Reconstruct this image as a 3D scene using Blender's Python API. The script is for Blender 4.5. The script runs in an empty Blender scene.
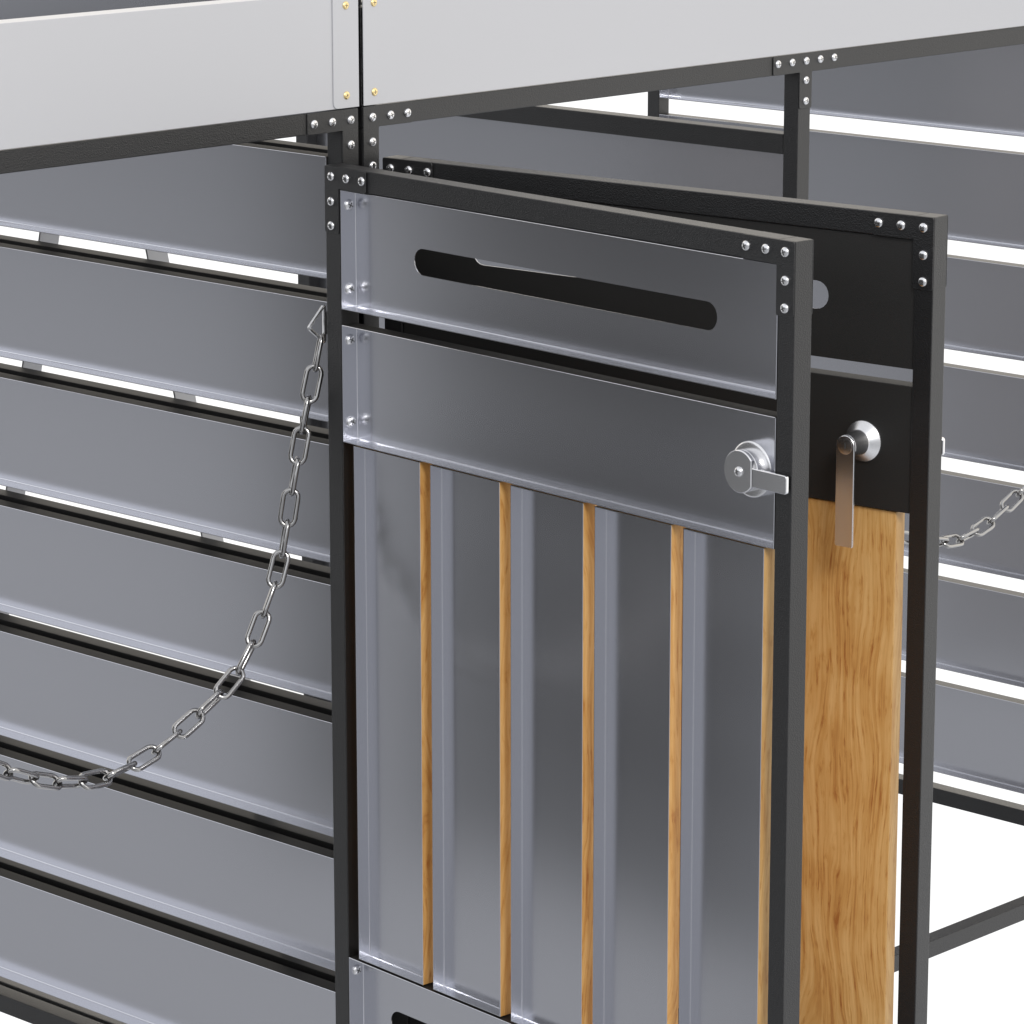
import bpy, bmesh, math, random
from mathutils import Matrix, Vector
random.seed(3)
scene = bpy.context.scene
C = scene.collection

# ------------------------------------------------------------------ materials
def new_mat(name):
    m = bpy.data.materials.new(name); m.use_nodes = True
    nt = m.node_tree
    return m, nt, nt.nodes['Principled BSDF']

def link(nt, a, b): nt.links.new(a, b)

def mapping(nt, scale):
    tc = nt.nodes.new('ShaderNodeTexCoord'); mp = nt.nodes.new('ShaderNodeMapping')
    mp.inputs['Scale'].default_value = scale
    link(nt, tc.outputs['Object'], mp.inputs['Vector'])
    return mp.outputs['Vector']

def noise(nt, vec, scale, detail=3, rough=.5):
    n = nt.nodes.new('ShaderNodeTexNoise')
    n.inputs['Scale'].default_value = scale; n.inputs['Detail'].default_value = detail
    n.inputs['Roughness'].default_value = rough
    link(nt, vec, n.inputs['Vector'])
    return n.outputs['Fac']

def maprange(nt, val, a, b, c, d, smooth=False):
    n = nt.nodes.new('ShaderNodeMapRange')
    if smooth: n.interpolation_type = 'SMOOTHSTEP'
    for k, v in zip(('From Min', 'From Max', 'To Min', 'To Max'), (a, b, c, d)): n.inputs[k].default_value = v
    link(nt, val, n.inputs['Value'])
    return n.outputs['Result']

def bump(nt, val, strength, dist, bsdf):
    n = nt.nodes.new('ShaderNodeBump'); n.inputs['Strength'].default_value = strength; n.inputs['Distance'].default_value = dist
    link(nt, val, n.inputs['Height']); link(nt, n.outputs['Normal'], bsdf.inputs['Normal'])

def metal(name, col, rough, streak=None, var=.04):
    m, nt, b = new_mat(name)
    b.inputs['Base Color'].default_value = (*col, 1); b.inputs['Metallic'].default_value = 1
    b.inputs['Roughness'].default_value = rough
    if streak:
        f = noise(nt, mapping(nt, streak), 6, 4)
        link(nt, maprange(nt, f, .3, .7, rough-var, rough+var), b.inputs['Roughness'])
    return m

ALU = metal('sheet_aluminium', (.605, .613, .652), .24)
STEEL = metal('screw_steel', (.72, .72, .73), .22)
SATIN = metal('satin_steel', (.78, .78, .79), .27)
CHAIN = metal('chain_steel', (.36, .355, .35), .12)
GOLD = metal('brass_plated', (.86, .68, .34), .34)

BLACK, nt, b = new_mat('black_powder_coat')
b.inputs['Base Color'].default_value = (.0065, .0066, .0072, 1); b.inputs['Roughness'].default_value = .41
b.inputs['Specular IOR Level'].default_value = .62
v = mapping(nt, (1, 1, 1))
vo = nt.nodes.new('ShaderNodeTexVoronoi'); vo.inputs['Scale'].default_value = 560; link(nt, v, vo.inputs['Vector'])
n2 = noise(nt, v, 700, 2)
ad = nt.nodes.new('ShaderNodeMath'); ad.operation = 'ADD'; link(nt, vo.outputs['Distance'], ad.inputs[0]); link(nt, n2, ad.inputs[1])
bump(nt, ad.outputs[0], .36, .0010, b)

BLACK2, nt, b = new_mat('matte_black_coat')
b.inputs['Base Color'].default_value = (.016, .0155, .0150, 1); b.inputs['Roughness'].default_value = .60
b.inputs['Specular IOR Level'].default_value = .36
bump(nt, noise(nt, mapping(nt, (1, 1, 1)), 600, 2), .25, .0008, b)

DARK, nt, b = new_mat('recess_shade')  # dark colour stands in for the shade inside screw slots and keyhole
b.inputs['Base Color'].default_value = (.05, .05, .05, 1); b.inputs['Roughness'].default_value = .6

FASCIA, nt, b = new_mat('pale_grey_paint')
b.inputs['Base Color'].default_value = (.435, .44, .46, 1); b.inputs['Roughness'].default_value = .36
f = noise(nt, mapping(nt, (1, 1, 1)), 300, 2)
bump(nt, f, .04, .0004, b)

GREY, nt, b = new_mat('unseen_face_grey')  # grey picked for unseen faces, to set the brightness nearby metal mirrors
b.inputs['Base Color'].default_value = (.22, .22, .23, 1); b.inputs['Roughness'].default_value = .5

WOOD, nt, b = new_mat('oak_finish')
def math_(nt, op, a, b_, clamp=False):
    n = nt.nodes.new('ShaderNodeMath'); n.operation = op; n.use_clamp = clamp
    for s_, v_ in ((n.inputs[0], a), (n.inputs[1], b_)):
        if isinstance(v_, (int, float)): s_.default_value = v_
        else: link(nt, v_, s_)
    return n.outputs[0]
tc = nt.nodes.new('ShaderNodeTexCoord'); sp = nt.nodes.new('ShaderNodeSeparateXYZ'); link(nt, tc.outputs['Object'], sp.inputs[0])
drift = noise(nt, mapping(nt, (5, 5, 1.6)), 1.0, 2, .5)
wob = noise(nt, mapping(nt, (18, 18, 7)), 1.0, 2, .5)
xx = math_(nt, 'ADD', sp.outputs['X'], math_(nt, 'MULTIPLY', sp.outputs['Y'], .6))
xx = math_(nt, 'ADD', xx, math_(nt, 'MULTIPLY', drift, .14))
xx = math_(nt, 'ADD', xx, math_(nt, 'MULTIPLY', wob, .016))
def grain(kx, kz, detail, rough):
    cb = nt.nodes.new('ShaderNodeCombineXYZ')
    link(nt, math_(nt, 'MULTIPLY', xx, kx), cb.inputs[0]); link(nt, math_(nt, 'MULTIPLY', sp.outputs['Z'], kz), cb.inputs[2])
    return noise(nt, cb.outputs[0], 1.0, detail, rough)
rings = grain(130, 1.6, 3, .6)          # broad growth bands
fibre = grain(330, 10, 3, .6)          # fine pores
fleck = grain(210, 24, 4, .65)         # short darker flecks
f1 = maprange(nt, rings, .40, .66, 0, .36, True)
f2 = maprange(nt, fibre, .38, .72, 0, .36)
f3 = maprange(nt, fleck, .50, .72, 0, .48, True)
blotch = maprange(nt, noise(nt, mapping(nt, (22, 22, 9)), 1.0, 3, .6), .40, .68, 0, .26, True)
fac = math_(nt, 'ADD', math_(nt, 'ADD', math_(nt, 'ADD', f1, f2), blotch), f3, True)
rp = nt.nodes.new('ShaderNodeValToRGB')
rp.color_ramp.elements[0].position = 0; rp.color_ramp.elements[0].color = (.74, .475, .195, 1)
rp.color_ramp.elements[1].position = 1; rp.color_ramp.elements[1].color = (.37, .140, .032, 1)
e = rp.color_ramp.elements.new(.5); e.color = (.59, .325, .10, 1)
link(nt, fac, rp.inputs['Fac']); link(nt, rp.outputs['Color'], b.inputs['Base Color'])
b.inputs['Roughness'].default_value = .48
bump(nt, fibre, .06, .0006, b)

# ------------------------------------------------------------------ helpers
def tag(o, label, cat, group=None):
    o['label'] = label; o['category'] = cat; o['kind'] = 'thing'
    if group: o['group'] = group

def thing(name, label, cat, loc=(0, 0, 0), rotz=0, group=None):
    o = bpy.data.objects.new(name, None); C.objects.link(o)
    o.empty_display_size = .05
    o.location = loc; o.rotation_euler = (0, 0, rotz)
    tag(o, label, cat, group)
    return o

def obj(name, bm, mats, parent=None, smooth=False, M=None, loc=None, label=None):
    if M is not None:
        bm.transform(M)
        if M.determinant() < 0: bmesh.ops.reverse_faces(bm, faces=bm.faces[:])
    if smooth:
        for f in bm.faces: f.smooth = True
    me = bpy.data.meshes.new(name); bm.to_mesh(me); bm.free()
    if smooth: me.set_sharp_from_angle(angle=math.radians(38))
    for m in (mats if isinstance(mats, (list, tuple)) else [mats]): me.materials.append(m)
    o = bpy.data.objects.new(name, me); C.objects.link(o)
    if parent: o.parent = parent
    if loc is not None: o.location = loc
    if label: o['label'] = label
    return o

def inst(src, parent, loc, rot=None, name=None):
    o = src.copy(); C.objects.link(o); o.parent = parent; o.location = loc
    o.matrix_parent_inverse = Matrix()
    if rot is not None: o.rotation_euler = rot
    return o

def box(x0, x1, y0, y1, z0, z1, bev=.0012, seg=2):
    bm = bmesh.new()
    bmesh.ops.create_cube(bm, size=1, matrix=Matrix.Translation(((x0+x1)/2, (y0+y1)/2, (z0+z1)/2)) @ Matrix.Diagonal((abs(x1-x0), abs(y1-y0), abs(z1-z0), 1)))
    if bev: bmesh.ops.bevel(bm, geom=bm.edges[:], offset=bev, segments=seg, profile=.5, affect='EDGES')
    return bm

def join(bm, other):
    me = bpy.data.meshes.new('tmp'); other.to_mesh(me); other.free(); bm.from_mesh(me); bpy.data.meshes.remove(me)

def prism(pts, y0, y1, bev=.0005):
    """outline pts in (x,z) extruded from y0 to y1"""
    bm = bmesh.new()
    vs = [bm.verts.new((x, y0, z)) for x, z in pts]
    f = bm.faces.new(vs)
    r = bmesh.ops.extrude_face_region(bm, geom=[f])
    bmesh.ops.translate(bm, verts=[g for g in r['geom'] if isinstance(g, bmesh.types.BMVert)], vec=(0, y1-y0, 0))
    bmesh.ops.recalc_face_normals(bm, faces=bm.faces[:])
    if bev:
        es = [e for e in bm.edges if abs(e.verts[0].co.y-e.verts[1].co.y) < 1e-7]
        bmesh.ops.bevel(bm, geom=es, offset=bev, segments=1, affect='EDGES')
    return bm

def round_poly(pts, r, n=4):
    """round every convex/concave corner of an outline listed as (x, z, radius factor)"""
    out = []
    N = len(pts)
    for i in range(N):
        p = Vector(pts[i][:2]); a = Vector(pts[i-1][:2]); c = Vector(pts[(i+1) % N][:2])
        k = pts[i][2] if len(pts[i]) > 2 else 1
        rr = r*k
        if rr <= 0: out.append(tuple(p)); continue
        d1 = (a-p).normalized(); d2 = (c-p).normalized()
        for t in range(n+1):
            u = t/n
            q = (p+d1*rr)*(1-u)**2 + p*2*u*(1-u) + (p+d2*rr)*u**2
            out.append(tuple(q))
    return out

def lathe(prof, seg=24, axis='y', cap=True):
    """prof: list of (radius, pos) along axis"""
    bm = bmesh.new(); rings = []
    for r, p in prof:
        if r < 1e-7: rings.append([bm.verts.new((0, p, 0))]); continue
        rings.append([bm.verts.new((r*math.cos(2*math.pi*i/seg), p, r*math.sin(2*math.pi*i/seg))) for i in range(seg)])
    for A, B in zip(rings, rings[1:]):
        for i in range(seg):
            j = (i+1) % seg
            if len(A) == 1: bm.faces.new((A[0], B[i], B[j]))
            elif len(B) == 1: bm.faces.new((A[i], B[0], A[j]))
            else: bm.faces.new((A[i], B[i], B[j], A[j]))
    if cap:
        for R in (rings[0], rings[-1]):
            if len(R) > 1: bm.faces.new(R)
    bmesh.ops.recalc_face_normals(bm, faces=bm.faces[:])
    return bm

def stadium(x0, x1, zc, r, n=10):
    pts = []
    for i in range(n+1):
        a = -math.pi/2 + math.pi*i/n; pts.append((x1-r+r*math.cos(a), zc+r*math.sin(a)))
    for i in range(n+1):
        a = math.pi/2 + math.pi*i/n; pts.append((x0+r+r*math.cos(a), zc+r*math.sin(a)))
    return pts

TH = .0013
def tray(L, H, D, hole=None):
    """folded sheet tray: x 0..L, z 0..H, open at y=0, back at y=D; inside = material 0, outside = material 1"""
    bm = bmesh.new()
    def shell(i, bev):
        m = bmesh.new()
        x0, x1, z0, z1, y1 = i, L-i, i, H-i, D-i
        v = [m.verts.new(p) for p in ((x0, 0, z0), (x1, 0, z0), (x1, 0, z1), (x0, 0, z1), (x0, y1, z0), (x1, y1, z0), (x1, y1, z1), (x0, y1, z1))]
        for q in ((0, 1, 5, 4), (1, 2, 6, 5), (2, 3, 7, 6), (3, 0, 4, 7), (4, 5, 6, 7)):
            m.faces.new([v[k] for k in q])
        es = [e for e in m.edges if len(e.link_faces) == 2]
        bmesh.ops.bevel(m, geom=es, offset=bev, segments=2, profile=.5, affect='EDGES')
        bmesh.ops.recalc_face_normals(m, faces=m.faces[:])
        back = max(m.faces, key=lambda f: (f.calc_center_median().y > y1-1e-5, f.calc_area()))
        flip = back.normal.y < 0
        if flip: bmesh.ops.reverse_faces(m, faces=m.faces[:])
        if hole:
            edges = back.edges[:]
            bmesh.ops.delete(m, geom=[back], context='FACES_ONLY')
            hv = [m.verts.new((x, y1, z)) for x, z in hole]
            he = [m.edges.new((hv[k], hv[(k+1) % len(hv)])) for k in range(len(hv))]
            r = bmesh.ops.triangle_fill(m, edges=edges+he, use_beauty=True, normal=(0, 1, 0))
        return m
    out = shell(0, .0010); 
    for f in out.faces:
        f.material_index = 1
        if f.normal.y < -.5: f.normal_flip()
    inn = shell(TH, .0013)
    for f in inn.faces:
        if f.normal.y < -.5: f.normal_flip()
    for f in inn.faces: f.material_index = 0
    bmesh.ops.reverse_faces(inn, faces=inn.faces[:])
    join(bm, out); join(bm, inn)
    be = [e for e in bm.edges if e.is_boundary and abs(e.verts[0].co.y) < 1e-6 and abs(e.verts[1].co.y) < 1e-6]
    before = set(bm.faces)
    bmesh.ops.bridge_loops(bm, edges=be)
    if hole:
        he = [e for e in bm.edges if e.is_boundary]
        bmesh.ops.bridge_loops(bm, edges=he)
    rim = set(bm.faces)-before
    for f in rim: f.material_index = 0
    oe = [e for e in bm.edges if abs(e.verts[0].co.y) < 1e-6 and abs(e.verts[1].co.y) < 1e-6 and any(f not in rim for f in e.link_faces) and
          (min(e.verts[0].co.x, e.verts[1].co.x) < 1e-6 or max(e.verts[0].co.x, e.verts[1].co.x) > L-1e-6 or min(e.verts[0].co.z, e.verts[1].co.z) < 1e-6 or max(e.verts[0].co.z, e.verts[1].co.z) > H-1e-6) and e.calc_length() > .003]
    bmesh.ops.bevel(bm, geom=oe, offset=.0005, segments=1, affect='EDGES', material=0)
    return bm

def tube(path, rad, seg=8, closed=True):
    bm = bmesh.new(); n = len(path); rings = []
    P = [Vector(p) for p in path]
    for i in range(n):
        t = (P[(i+1) % n]-P[i-1]) if closed else (P[min(i+1, n-1)]-P[max(i-1, 0)])
        t.normalize()
        up = Vector((0, 0, 1)) if abs(t.z) < .9 else Vector((0, 1, 0))
        # planar loops here lie in xz: keep y as the binormal
        b = Vector((0, 1, 0)); a = b.cross(t).normalized()
        if a.length < .1: a = up.cross(t).normalized(); b = t.cross(a)
        rings.append([bm.verts.new(P[i]+rad*(math.cos(2*math.pi*k/seg)*a+math.sin(2*math.pi*k/seg)*b)) for k in range(seg)])
    for i in range(n if closed else n-1):
        A = rings[i]; B = rings[(i+1) % n]
        for k in range(seg): bm.faces.new((A[k], A[(k+1) % seg], B[(k+1) % seg], B[k]))
    if not closed:
        bm.faces.new(rings[0]); bm.faces.new(rings[-1])
    bmesh.ops.recalc_face_normals(bm, faces=bm.faces[:])
    return bm

# one screw head mesh, facing -y, sitting on y = 0
def screw_bm(r, h, crossw=.16):
    prof = [(r, 0), (r*.97, -h*.35), (r*.8, -h*.72), (r*.5, -h*.93), (0, -h)]
    bm = lathe(prof, 20, cap=False)
    for f in bm.faces: f.material_index = 0
    for a in (0, math.pi/2):
        c = box(-r*.5, r*.5, -h*1.02, -h*.6, -r*crossw*.5, r*crossw*.5, 0)
        for f in c.faces: f.material_index = 1
        bmesh.ops.rotate(c, verts=c.verts[:], cent=(0, 0, 0), matrix=Matrix.Rotation(a+.5, 3, 'Y'))
        me = bpy.data.meshes.new('t'); c.to_mesh(me); c.free(); bm.from_mesh(me); bpy.data.meshes.remove(me)
    return bm

def screw_mesh(name, r, h, mat):
    bm = screw_bm(r, h)
    for f in bm.faces: f.smooth = True
    me = bpy.data.meshes.new(name); bm.to_mesh(me); bm.free(); me.set_sharp_from_angle(angle=math.radians(38))
    me.materials.append(mat); me.materials.append(DARK)
    return me
SCREW = screw_mesh('screw', .0064, .0038, STEEL)
RIVET = screw_mesh('panel_screw', .0080, .0046, STEEL)
BRASS = screw_mesh('brass_screw', .0056, .0022, GOLD)

def screw(parent, x, y, z, rot=(0, 0, 0), me=SCREW, name='screw'):
    o = bpy.data.objects.new(name, me); C.objects.link(o); o.parent = parent
    o.location = (x, y, z)
    o.rotation_euler = (rot[0], rot[1]+random.uniform(0, 1.5) if rot[2] == 0 else rot[1], rot[2])
    return o

# ------------------------------------------------------------------ frames of the two cubicles
T = .0294
def lplate(x, z, sx, sz, ax=.0945, az=.092, w=.0294):
    """L outline with corner at (x,z), arms towards sx, sz"""
    p = [(0, 0, .6), (ax, 0, 1), (ax, w, .6), (w, w, .3), (w, az, 1), (0, az, 1)]
    q = [(x+sx*a, z+sz*b, k) for a, b, k in p]
    return round_poly(q, .004, 3)

# --- left cubicle: front frame from x=-.80 to .1814
XL0, XL1 = -.800, .1814
XR0, XR1 = .1908, 2.0770
ZB = -1.534                 # underside of the sills

fl = thing('cubicle', 'black tube cubicle under the pale fascia that ends in a narrow joint strip', 'cubicle', (XL1, 0, ZB), group='black framed cubicles')
fr = thing('cubicle', 'black tube cubicle whose top rail carries a screwed T bracket', 'cubicle', (XR0, 0, ZB), group='black framed cubicles')
def at(parent):                                   # world-space mesh under a thing standing elsewhere
    return Matrix.Translation(-Vector(parent.location))
def fobj(name, bm, mat, parent, **k): return obj(name, bm, mat, parent, M=at(parent), **k)

def front_frame(p, x0, x1, posts):
    fobj('top_rail', box(x0, x1, 0, T, 0, T), BLACK, p)
    fobj('sill_rail', box(posts[0][1]+.0005, posts[-1][0]-.0005, 0, T, ZB+.0005, ZB+.0299), BLACK, p)
    for a, b_ in posts:
        fobj('post', box(a, b_, .0006, T, ZB, -.0005), BLACK, p)
        fobj('post', box(a, b_, 1.1002, 1.1296, ZB, .0294), BLACK, p)
    fobj('rear_rail', box(posts[0][1]+.0005, posts[-1][0]-.0005, 1.1002, 1.1296, 0, T), BLACK, p)
    for a in (posts[0][0], posts[-1][0]):
        fobj('side_rail', box(a, a+T, T+.0006, 1.0996, .1635, .1860), BLACK, p)
    for a in (posts[0][0], posts[-1][0]):
        fobj('post_head', box(a, a+T, .002, T, T+.0005, .1630), BLACK, p)
front_frame(fl, XL0, XL1, [(XL0, XL0+T), (XL1-T, XL1)])
front_frame(fr, XR0, XR1, [(XR0, XR0+T), (1.1228, 1.1522), (XR1-T, XR1)])

def plate_on(p, pts, screws, y=-.0018, M=None, name='corner_plate'):
    o = obj(name, prism(pts, y, -.0001), BLACK, p, M=(M or at(p)))
    for x, z in screws:
        q = (M or at(p)) @ Vector((x, y, z))
        screw(o, *q)
    return o
ze = T/2-.0008
pl = plate_on(fl, lplate(XL1-.0002, T-.0001, -1, -1), [(.0985, ze), (.1322, ze), (.1667, ze), (.1667, -.0199), (.1667, -.0532)])
plate_on(fl, lplate(XL0, T-.0001, 1, -1), [(XL0+.0147+.034*k, ze) for k in range(3)]+[(XL0+.0147, -.0199), (XL0+.0147, -.0532)])
plate_on(fr, lplate(XR0+.0002, T-.0001, 1, -1), [(.2078, ze), (.2423, ze), (.2750, ze), (.2075, -.0197), (.2073, -.0525)])
plate_on(fr, lplate(XR1, T-.0001, -1, -1), [(XR1-.0147-.034*k, ze) for k in range(3)]+[(XR1-.0147, -.0199), (XR1-.0147, -.0532)])
tx = 1.1375
tp = round_poly([(tx-.0784, T-.0001), (tx-.0784, 0.0001), (tx-.0148, 0.0001, .3), (tx-.0148, -.056), (tx+.0148, -.056), (tx+.0148, 0.0001, .3), (tx+.080, 0.0001), (tx+.080, T-.0001)], .004, 3)
plate_on(fr, tp, [(tx+.0339*k, ze+.0035) for k in (-2, -1, 0, 1, 2)]+[(tx, -.0123), (tx, -.0441)], name='tee_plate')

# fascia panels standing on the top rails
ZF = .1861
def fascia(p, x0, x1):
    bm = box(x0, x1, -.0022, -.0006, T+.0010, ZF, .0005, 1)
    join(bm, box(x0, x1, -.0005, .036, ZF-.0016, ZF-.0001, .0004, 1))
    return fobj('fascia_panel', bm, FASCIA, p)
fa = fascia(fl, XL0, XL1)
fb = fascia(fr, XR0+.0008, XR1)
so = obj('joint_strip', prism(round_poly([(.1335, T+.0012, 1), (XL1, T+.0012, 0), (XL1, ZF-.001, 0), (.1335, ZF-.001, 0)], .009, 6), -.0040, -.0023, .0006), FASCIA, fa, M=at(fl))
for z in (.0478, .1686):
    q = at(fl) @ Vector((.1575, -.0040, z)); screw(so, *q, me=BRASS, name='brass_screw')
    q = at(fr) @ Vector((.2120, -.0022, z)); screw(fb, *q, me=BRASS, name='brass_screw')

# ------------------------------------------------------------------ slatted walls
ZT = -.2377
TH_ = .1684
ROTX = Matrix.Rotation(-math.pi/2, 4, 'Z')           # tray local: x -> -Y, y -> +X
def wall_tray_mesh(L, H, D, flip=False, inside=None, outside=None):
    bm = tray(L, H, D)
    M = Matrix(((0, 1, 0, 0), (-1, 0, 0, 0), (0, 0, 1, 0), (0, 0, 0, 1)))    # (x,y,z)->(y,-x,z)
    if flip: M = Matrix.Scale(-1, 4, (1, 0, 0)) @ M
    bm.transform(M)
    if flip: bmesh.ops.reverse_faces(bm, faces=bm.faces[:])
    me = bpy.data.meshes.new('slat'); bm.to_mesh(me); bm.free()
    me.materials.append(inside or ALU); me.materials.append(outside or BLACK2)
    return me
Y0, Y1 = T+.0008, 1.0994
LW = Y1-Y0
full = wall_tray_mesh(LW, TH_, .0268)
full_b = wall_tray_mesh(LW, TH_, .0268, outside=BLACK)
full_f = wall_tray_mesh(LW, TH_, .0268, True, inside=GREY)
full_g = wall_tray_mesh(LW, TH_, .0268, outside=GREY)
short = wall_tray_mesh(LW, .0740, .0268, outside=GREY)

def wall(label, x, me, tops, tube_x, rail_z=(-1.4670, -1.4376), extra=None, toprail=None):
    t = thing('slatted_wall', label, 'wall panel', (tube_x, Y1, -1.467), group='slatted cubicle walls')
    for z, m in tops:
        o = bpy.data.objects.new('slat', m); C.objects.link(o); o.parent = t
        o.location = (x-tube_x, 0, z-TH_+1.467) if m is not short else (x-tube_x, 0, z-.0740+1.467)
        # two screws at either end, through the folded end flange
        s = 1 if m is not full_f else -1
    obj('bottom_rail', box(tube_x, tube_x+T, Y0, Y1, *rail_z), BLACK, t, M=at(t))
    if toprail: obj('top_rail', box(tube_x, tube_x+T, Y0, Y1, *toprail), BLACK, t, M=at(t))
    return t
grid = [ZT+.2*k for k in (2, 1, 0, -1, -2, -3, -4, -5)]
w1 = wall('slatted wall of bare aluminium right behind the long hanging chain', .1500, full, [(z, full) for z in grid], XL1-T)
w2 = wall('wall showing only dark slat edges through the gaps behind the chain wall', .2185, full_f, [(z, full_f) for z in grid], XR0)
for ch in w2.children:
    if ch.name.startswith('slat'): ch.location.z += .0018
w3 = wall('low aluminium wall under a thick black top rail, behind the door tops', 1.1245, full, [], 1.1228, toprail=(-.1285, -.0968))
w4 = wall('slatted wall with bright white gaps, behind the door with the lever handle', 2.0474, full_b, [(z, full_b) for z in grid], 2.0476)

# the same slats close the far side of the left cubicle (they darken what its open door mirrors)
for z in grid:
    o = bpy.data.objects.new('side_slat', full); C.objects.link(o); o.parent = fl
    o.location = Vector((XL0+.001, Y1, z-TH_))-fl.location
bm = box(1.1455, 1.1462, Y0, Y1, -1.4370, -.1290, 0)
join(bm, box(1.1463, 1.1478, Y0, Y1, -1.4370, -.1290, 0))
bm.faces.ensure_lookup_table()
for f in bm.faces: f.material_index = 1 if f.calc_center_median().x > 1.14625 else 0
obj('sheet', bm, [ALU, GREY], w3, M=at(w3))
# inverted V brace between the two neighbouring walls
br = thing('wall_brace', 'two pale flat bars leaning apart, glimpsed through the gaps of the chain wall', 'brace', (.2195, .583, -1.40))
for s, (c0, sl) in ((1, (.6980, .243)), (-1, (.4690, .267))):
    z0, z1 = .12, -1.40
    ya = c0 - s*sl*(z0+.2257); yb = c0 - s*sl*(z1+.2257)
    hw = .0017; sh = .0325 if s > 0 else .0175
    bm = bmesh.new()
    vs = []
    for xx in (.2195, .2575):
        vs.append([bm.verts.new((xx, y+sh, z)) for y, z in ((ya-hw, z0), (ya+hw, z0), (yb+hw, z1), (yb-hw, z1))])
    A, B = vs
    bm.faces.new(A); bm.faces.new(B[::-1])
    for i in range(4): bm.faces.new((A[i], B[i], B[(i+1) % 4], A[(i+1) % 4]))
    bmesh.ops.recalc_face_normals(bm, faces=bm.faces[:])
    obj('brace_bar', bm, FASCIA, br, M=at(br))

# ------------------------------------------------------------------ doors
W = .8869
ZD = -.0393
HD = 1.4850          # door height
DP = .0268
def door(label, loc, ang, mirror):
    d = thing('door', label, 'door', (loc[0], loc[1], ZD-HD), ang, group='open cubicle doors')
    # local: x from hinge to free edge, y = 0 on the face seen, z up from the bottom of the door
    M = Matrix()
    if mirror: M = Matrix.Translation((0, T, 0)) @ Matrix.Scale(-1, 4, (0, 1, 0))
    Zt = HD
    for z in (Zt-T, 0): obj('frame_rail', box(T+.0026, W-T+.0018, .0003, T-.0003, z, z+T), BLACK, d)
    for xa, xb in ((0, T+.0022), (W-T+.0022, W)): obj('frame_stile', box(xa, xb, 0, T, 0, Zt), BLACK, d)
    # corner plates on both faces
    for side in (0, 1):
        S = Matrix() if side == 0 else Matrix.Translation((0, T, 0)) @ Matrix.Scale(-1, 4, (0, 1, 0))
        for cx, sx in ((.0002, 1), (W-.0002, -1)):
            for cz, sz in ((Zt-.0002, -1), (.0002, 1)):
                o = obj('corner_plate', prism(lplate(cx, cz, sx, sz, .0885, .0905), -.0016, -.0001), BLACK, d, M=S)
                for a, b_ in ((.0147, .0135), (.0470, .0135), (.0800, .0135), (.0140, .0473), (.0140, .0802)):
                    y = -.0016 if side == 0 else T+.0016
                    screw(o, cx+sx*a, y, cz+sz*b_, (0, 0, 0) if side == 0 else (0, 0, math.pi))
    x0, x1 = T+.0030, W-T+.0014
    def panel(name, za, zb, hole=None):
        h = None
        H = zb-za
        if hole: h = stadium(.1562-x0, .7315-x0, H-(.1135-(HD-zb)), .0178) if hole == 1 else stadium(.0940-x0, .7929-x0, H-.0828, .0178)
        o = obj(name, tray(x1-x0, H, DP, h), [ALU, BLACK2], d, M=M @ Matrix.Translation((x0, -.0004, za)))
        for z in (za+.0265, zb-.0215):
            for xs, rz in ((x0+TH, 1), (x1-TH, -1)):
                y = .0130
                p = M @ Vector((xs, y, z))
                q = bpy.data.objects.new('panel_screw', RIVET); C.objects.link(q); q.parent = o
                q.location = p; q.rotation_euler = (0, 0, math.pi/2*rz)
        return o
    panel('slotted_panel', Zt-.1920, Zt-.0302, 1)
    panel('lock_panel', Zt-.3744, Zt-.2135)
    panel('slotted_panel', Zt-1.2765, Zt-1.1115, 2)
    panel('kick_panel', .0302, Zt-1.2985)
    # upright trays with a timber look outside
    zt, zb = Zt-.3764, Zt-1.1090
    off = .0014
    for i in range(5):
        a = .0530+.1618*i-(.0050 if mirror else 0); wd = .1405
        obj('timber_panel', tray(wd, zt-zb, .0205), [ALU, WOOD], d, M=M @ Matrix.Translation((a, off, zb)))
    # ---- privacy lock on the inside face
    lx, lz = .8075, Zt-.2862
    base_y = DP-TH-.0004
    R = Matrix.Translation((lx, 0, lz))
    lock = obj('lock_body', lathe([(.0346, base_y+.0004), (.0346, .0110), (.0338, .0100), (.0318, .0094), (.0262, .0092), (.0262, -.0030), (.0258, -.0034)], 48), SATIN, d, smooth=True, M=M @ R)
    turn = []
    r = .0264
    pts = []
    a0 = math.radians(38)
    n = 30
    for k in range(n+1):
        a = a0+(2*math.pi-2*a0)*k/n; pts.append((r*math.cos(a), r*math.sin(a)))
    bm = prism(pts, -.0098, -.0034, .0012)
    kn = obj('thumb_turn', bm, SATIN, lock, M=M @ R)
    bm = prism(round_poly([(.0212, -.0158, .2), (.0786, -.0158), (.0786, .0070), (.0212, .0070, .2)], .004, 4), -.0085, -.0036, .0008)
    obj('thumb_lever', bm, SATIN, lock, M=M @ R)
    p = M @ Vector((lx, -.0098, lz))
    q = bpy.data.objects.new('screw', SCREW); C.objects.link(q); q.parent = lock; q.location = p
    q.rotation_euler = (0, .5, math.pi if mirror else 0)
    # ---- lever handle on the outside face (outer face at y=T before mirroring)
    hx, hz = .7890, Zt-.2905
    R = Matrix.Translation((hx, T, hz))
    ros = obj('handle_rosette', lathe([(.0264, -.0026), (.0264, -.0008), (.0256, .0004), (.0162, .0078), (.0146, .0100), (.0140, .0350), (.0120, .0358)], 48), SATIN, d, smooth=True, M=M @ R)
    pts = [(.0134, -.128, .25), (.0134, 0, 0)]
    outline = [(.0134, 0)] + [(.0134*math.cos(math.pi*k/14), .0134*math.sin(math.pi*k/14)) for k in range(1, 14)] + [(-.0134, 0)]
    outline += [(-.0134, -.127), (-.0122, -.1285), (.0122, -.1285), (.0134, -.127)]
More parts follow.
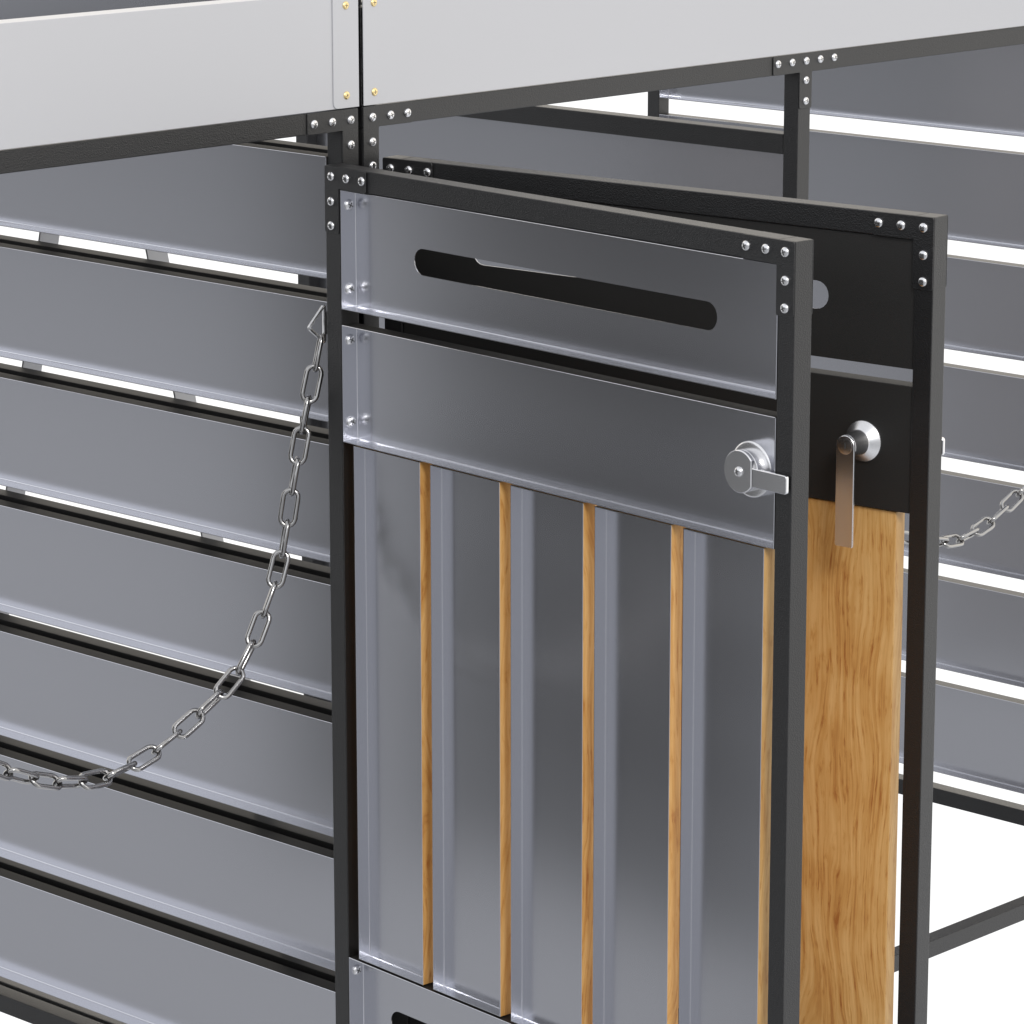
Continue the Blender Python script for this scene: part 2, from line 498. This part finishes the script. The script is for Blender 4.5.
    obj('lever', prism(outline, .0359, .0395, .0007), SATIN, ros, M=M @ R)
    obj('lock_cylinder', lathe([(.0106, .0394), (.0106, .0397), (.0102, .0398)], 32), SATIN, ros, smooth=True, M=M @ R)
    obj('keyhole', box(-.0010, .0010, 0.0396, .0400, -.0036, .0042, 0), DARK, ros, M=M @ R)
    return d
tA, tB = .09477, .08110
dA = door('open door seen from inside, bare aluminium trays with a round thumb turn lock', (.1013, -.0194), math.atan2(-math.cos(tA), -math.sin(tA)), False)
dB = door('open door seen from outside, black panels above oak planks with a hanging lever handle', (.2089, -.0205), math.atan2(-math.cos(tB), math.sin(tB)), True)

# ------------------------------------------------------------------ chains
def arc_points(half, xc, yc, lh=None):
    """half: (dx, z) from the lowest point to the upper end; mirrored about xc; returns a dense polyline"""
    right = [(xc+dx, z) for dx, z in half]; left = [(xc-dx, z) for dx, z in (lh or half)[::-1]]
    if half[0][0] < 1e-6: left = left[:-1]
    ctrl = [Vector((x, yc, z)) for x, z in left+right]
    out = []
    for i in range(len(ctrl)-1):
        p0 = ctrl[max(i-1, 0)]; p1 = ctrl[i]; p2 = ctrl[i+1]; p3 = ctrl[min(i+2, len(ctrl)-1)]
        for k in range(24):
            t = k/24
            out.append(.5*((2*p1)+(p2-p0)*t+(2*p0-5*p1+4*p2-p3)*t*t+(3*p1-p0-3*p2+p3)*t**3))
    out.append(ctrl[-1])
    return out
LINK_L, LINK_W, WIRE = .0560, .0270, .0034
def link_path():
    r = LINK_W/2-WIRE; h = LINK_L/2-WIRE-r
    pts = []
    for k in range(9):
        a = -math.pi/2+math.pi*k/8; pts.append((h+r*math.cos(a), 0, r*math.sin(a)))
    for k in range(9):
        a = math.pi/2+math.pi*k/8; pts.append((-h+r*math.cos(a), 0, r*math.sin(a)))
    return pts
bm = tube(link_path(), WIRE, 10)
for f in bm.faces: f.smooth = True
LINK = bpy.data.meshes.new('link'); bm.to_mesh(LINK); bm.free(); LINK.materials.append(CHAIN)
PITCH = LINK_L-2*WIRE-2*WIRE*.92

def chain(label, xc, yc, half, ring_r, ring_l, phase, lh=None):
    pts = arc_points(half, xc, yc, lh)
    t = thing('chain', label, 'chain', pts[len(pts)//2], group='chains across the doorways')
    o0 = Vector(t.location)
    # walk from the right-hand end with equal chords
    pts = pts[::-1]
    i = 0; cur = pts[0].copy(); nodes = [cur]
    while True:
        j = i+1
        while j < len(pts) and (pts[j]-cur).length < PITCH: j += 1
        if j >= len(pts): break
        a, b_ = pts[j-1], pts[j]
        lo, hi = 0, 1
        for _ in range(20):
            m = (lo+hi)/2
            if (a.lerp(b_, m)-cur).length < PITCH: lo = m
            else: hi = m
        cur = a.lerp(b_, hi); nodes.append(cur); i = j-1
    for k in range(len(nodes)-1):
        a, b_ = nodes[k], nodes[k+1]
        mid = (a+b_)/2; x = (b_-a).normalized()
        y = Vector((0, 1, 0)); z = x.cross(y).normalized(); y = z.cross(x)
        Mx = Matrix((x, y, z)).transposed().to_4x4()
        roll = phase + (0 if k % 2 else math.pi/2) + random.uniform(-.2, .2)
        Mx = Matrix.Translation(mid-o0) @ Mx @ Matrix.Rotation(roll, 4, 'X')
        o = bpy.data.objects.new('link', LINK); C.objects.link(o); o.parent = t
        o.matrix_local = Mx
    # triangular end rings on small eye plates fixed to the posts
    for end, s in ((nodes[0], 1), (nodes[-1], -1)):
        e = end
        tri = [(.0085*s, .000), (-.021*s, .0240), (.0085*s, .0520)]
        path = []
        rp_ = round_poly([(x, z) for x, z in tri], .0045, 4)
        path = [(e.x-.002+x, e.y, e.z-.008+z) for x, z in rp_]
        obj('end_ring', tube(path, .0027, 8), SATIN, t, smooth=True, M=Matrix.Translation(-o0))
        xa, xb = sorted((e.x+.0125*s, e.x+.0440*s))
        obj('eye_plate', box(xa, xb, e.y-.004, e.y+.004, e.z+.0020, e.z+.0340, .001), BLACK, t, M=Matrix.Translation(-o0))
    return t
halfA = [(0, -.8165), (.085, -.8020), (.157, -.7725), (.2305, -.7330), (.268, -.6930), (.3005, -.6360), (.3257, -.5840), (.3500, -.4830), (.375, -.3900), (.395, -.3255), (.4080, -.2800)]
chain('long steel chain hanging in a deep swag in front of the aluminium slatted wall', -.2903, .010, halfA, .0, .0, .785)
chain('short visible run of steel chain rising behind the edge of the lever handle door', 1.567, .010, halfA, .0, .0, .785, [(0, -.8125), (.09, -.800), (.18, -.770), (.27, -.712), (.34, -.630), (.380, -.560), (.4045, -.500)])

# ------------------------------------------------------------------ studio surround
w = bpy.data.worlds.new('World'); scene.world = w; w.use_nodes = True
nt = w.node_tree; bg = nt.nodes['Background']
tc = nt.nodes.new('ShaderNodeTexCoord')
FW = Vector((math.sin(.8094), math.cos(.8094), 0)); RT = Vector((math.cos(.8094), -math.sin(.8094), 0))
def dot(vec):
    n = nt.nodes.new('ShaderNodeVectorMath'); n.operation = 'DOT_PRODUCT'; n.inputs[1].default_value = vec
    nt.links.new(tc.outputs['Generated'], n.inputs[0]); return n.outputs['Value']
c1, c2, cz = dot(FW), dot(RT), dot((0, 0, 1))
def mix(fac, a, b_):
    n = nt.nodes.new('ShaderNodeMix'); n.data_type = 'RGBA'
    nt.links.new(fac, n.inputs['Factor'])
    for s, v in ((n.inputs[6], a), (n.inputs[7], b_)):
        if isinstance(v, tuple): s.default_value = (*v, 1)
        else: nt.links.new(v, s)
    return n.outputs[2]
def ramp(val, stops):
    n = nt.nodes.new('ShaderNodeValToRGB'); n.color_ramp.interpolation = 'EASE'
    nt.links.new(maprange(nt, val, -1, 1, 0, 1), n.inputs['Fac'])
    el = n.color_ramp.elements
    while len(el) < len(stops): el.new(.5)
    for e_, (p, c_) in zip(el, stops): e_.position = (p+1)/2; e_.color = (*c_, 1)
    return n.outputs['Color']
def g(v, t=(.985, 1, 1.04)): return tuple(v*k for k in t)
# made-up world light for reflections: dim left at eye level, brighter above and below
TOPL = [(.03, g(.16)), (.13, g(1.25)), (.6, g(1.05)), (1, g(.9))]
LOWL = [(-1, g(.47)), (-.36, g(.43))]
L_WALL = ramp(cz, LOWL + [(-.19, g(.43)), (-.15, g(.27)), (-.08, g(.14))] + TOPL)
L_FAR = ramp(cz, LOWL + [(-.27, g(.42)), (-.18, g(.33)), (-.11, g(.11))] + TOPL)
LEFT = mix(maprange(nt, c1, -.16, -.04, 0, 1, True), L_FAR, L_WALL)
L_BR = ramp(cz, LOWL + [(-.20, g(.50)), (-.12, g(.36)), (-.05, g(.34))] + TOPL)
LEFT = mix(maprange(nt, c1, .03, .13, 0, 1, True), LEFT, L_BR)
RIGHT = ramp(cz, [(-1, g(.8)), (-.35, g(1.1)), (-.1, g(1.55, (1, .965, .91))), (.3, g(1.5, (1, .965, .91))), (1, g(1.1))])
REAR = ramp(cz, [(-1, g(.55)), (-.2, g(.52)), (.08, g(.6)), (.3, g(1.3)), (1, g(1.3))])
side = mix(maprange(nt, c2, -.35, .35, 0, 1, True), LEFT, RIGHT)
side = mix(maprange(nt, c1, -.45, -.9, 0, 1, True), side, REAR)
FORE = mix(maprange(nt, cz, -.02, .08, 0, 1, True), (1.12, 1.12, 1.12), (1.62, 1.52, 1.38))
allc = mix(maprange(nt, c1, .34, .66, 0, 1, True), side, FORE)
nt.links.new(allc, bg.inputs['Color']); bg.inputs['Strength'].default_value = 1.0

def area(name, loc, target, size, power, col=(1, 1, 1)):
    l = bpy.data.lights.new(name, 'AREA'); l.energy = power; l.size = size; l.color = col
    o = bpy.data.objects.new(name, l); C.objects.link(o); o.location = loc
    d = Vector(target)-Vector(loc); o.rotation_euler = d.to_track_quat('-Z', 'Y').to_euler()
    return o
area('key_softbox', (-2.6, -5.2, 3.4), (.4, -.3, -.5), 1.6, 200, (1, .97, .93))

# ------------------------------------------------------------------ camera
cam = bpy.data.cameras.new('camera'); co = bpy.data.objects.new('camera', cam); C.objects.link(co)
ya, pi_, ro = .8094206, .2266323, -.0008578
d = Vector((math.sin(ya)*math.cos(pi_), math.cos(ya)*math.cos(pi_), -math.sin(pi_)))
r = Vector((math.cos(ya), -math.sin(ya), 0)); u = r.cross(d)
r2 = r*math.cos(ro)+u*math.sin(ro); u2 = -r*math.sin(ro)+u*math.cos(ro)
Mc = Matrix((r2, u2, -d)).transposed().to_4x4(); Mc.translation = (-3.35783, -3.66181, .63995)
co.matrix_world = Mc
cam.sensor_width = 36; cam.sensor_fit = 'HORIZONTAL'; cam.lens = 3761.957/1024*36
cam.clip_start = .1; cam.clip_end = 200
scene.camera = co
scene.view_settings.view_transform = 'Standard'; scene.view_settings.look = 'None'
scene.view_settings.exposure = 0; scene.view_settings.gamma = 1
scene.view_settings.use_curve_mapping = False
scene.cycles.max_bounces = 10; scene.cycles.glossy_bounces = 8
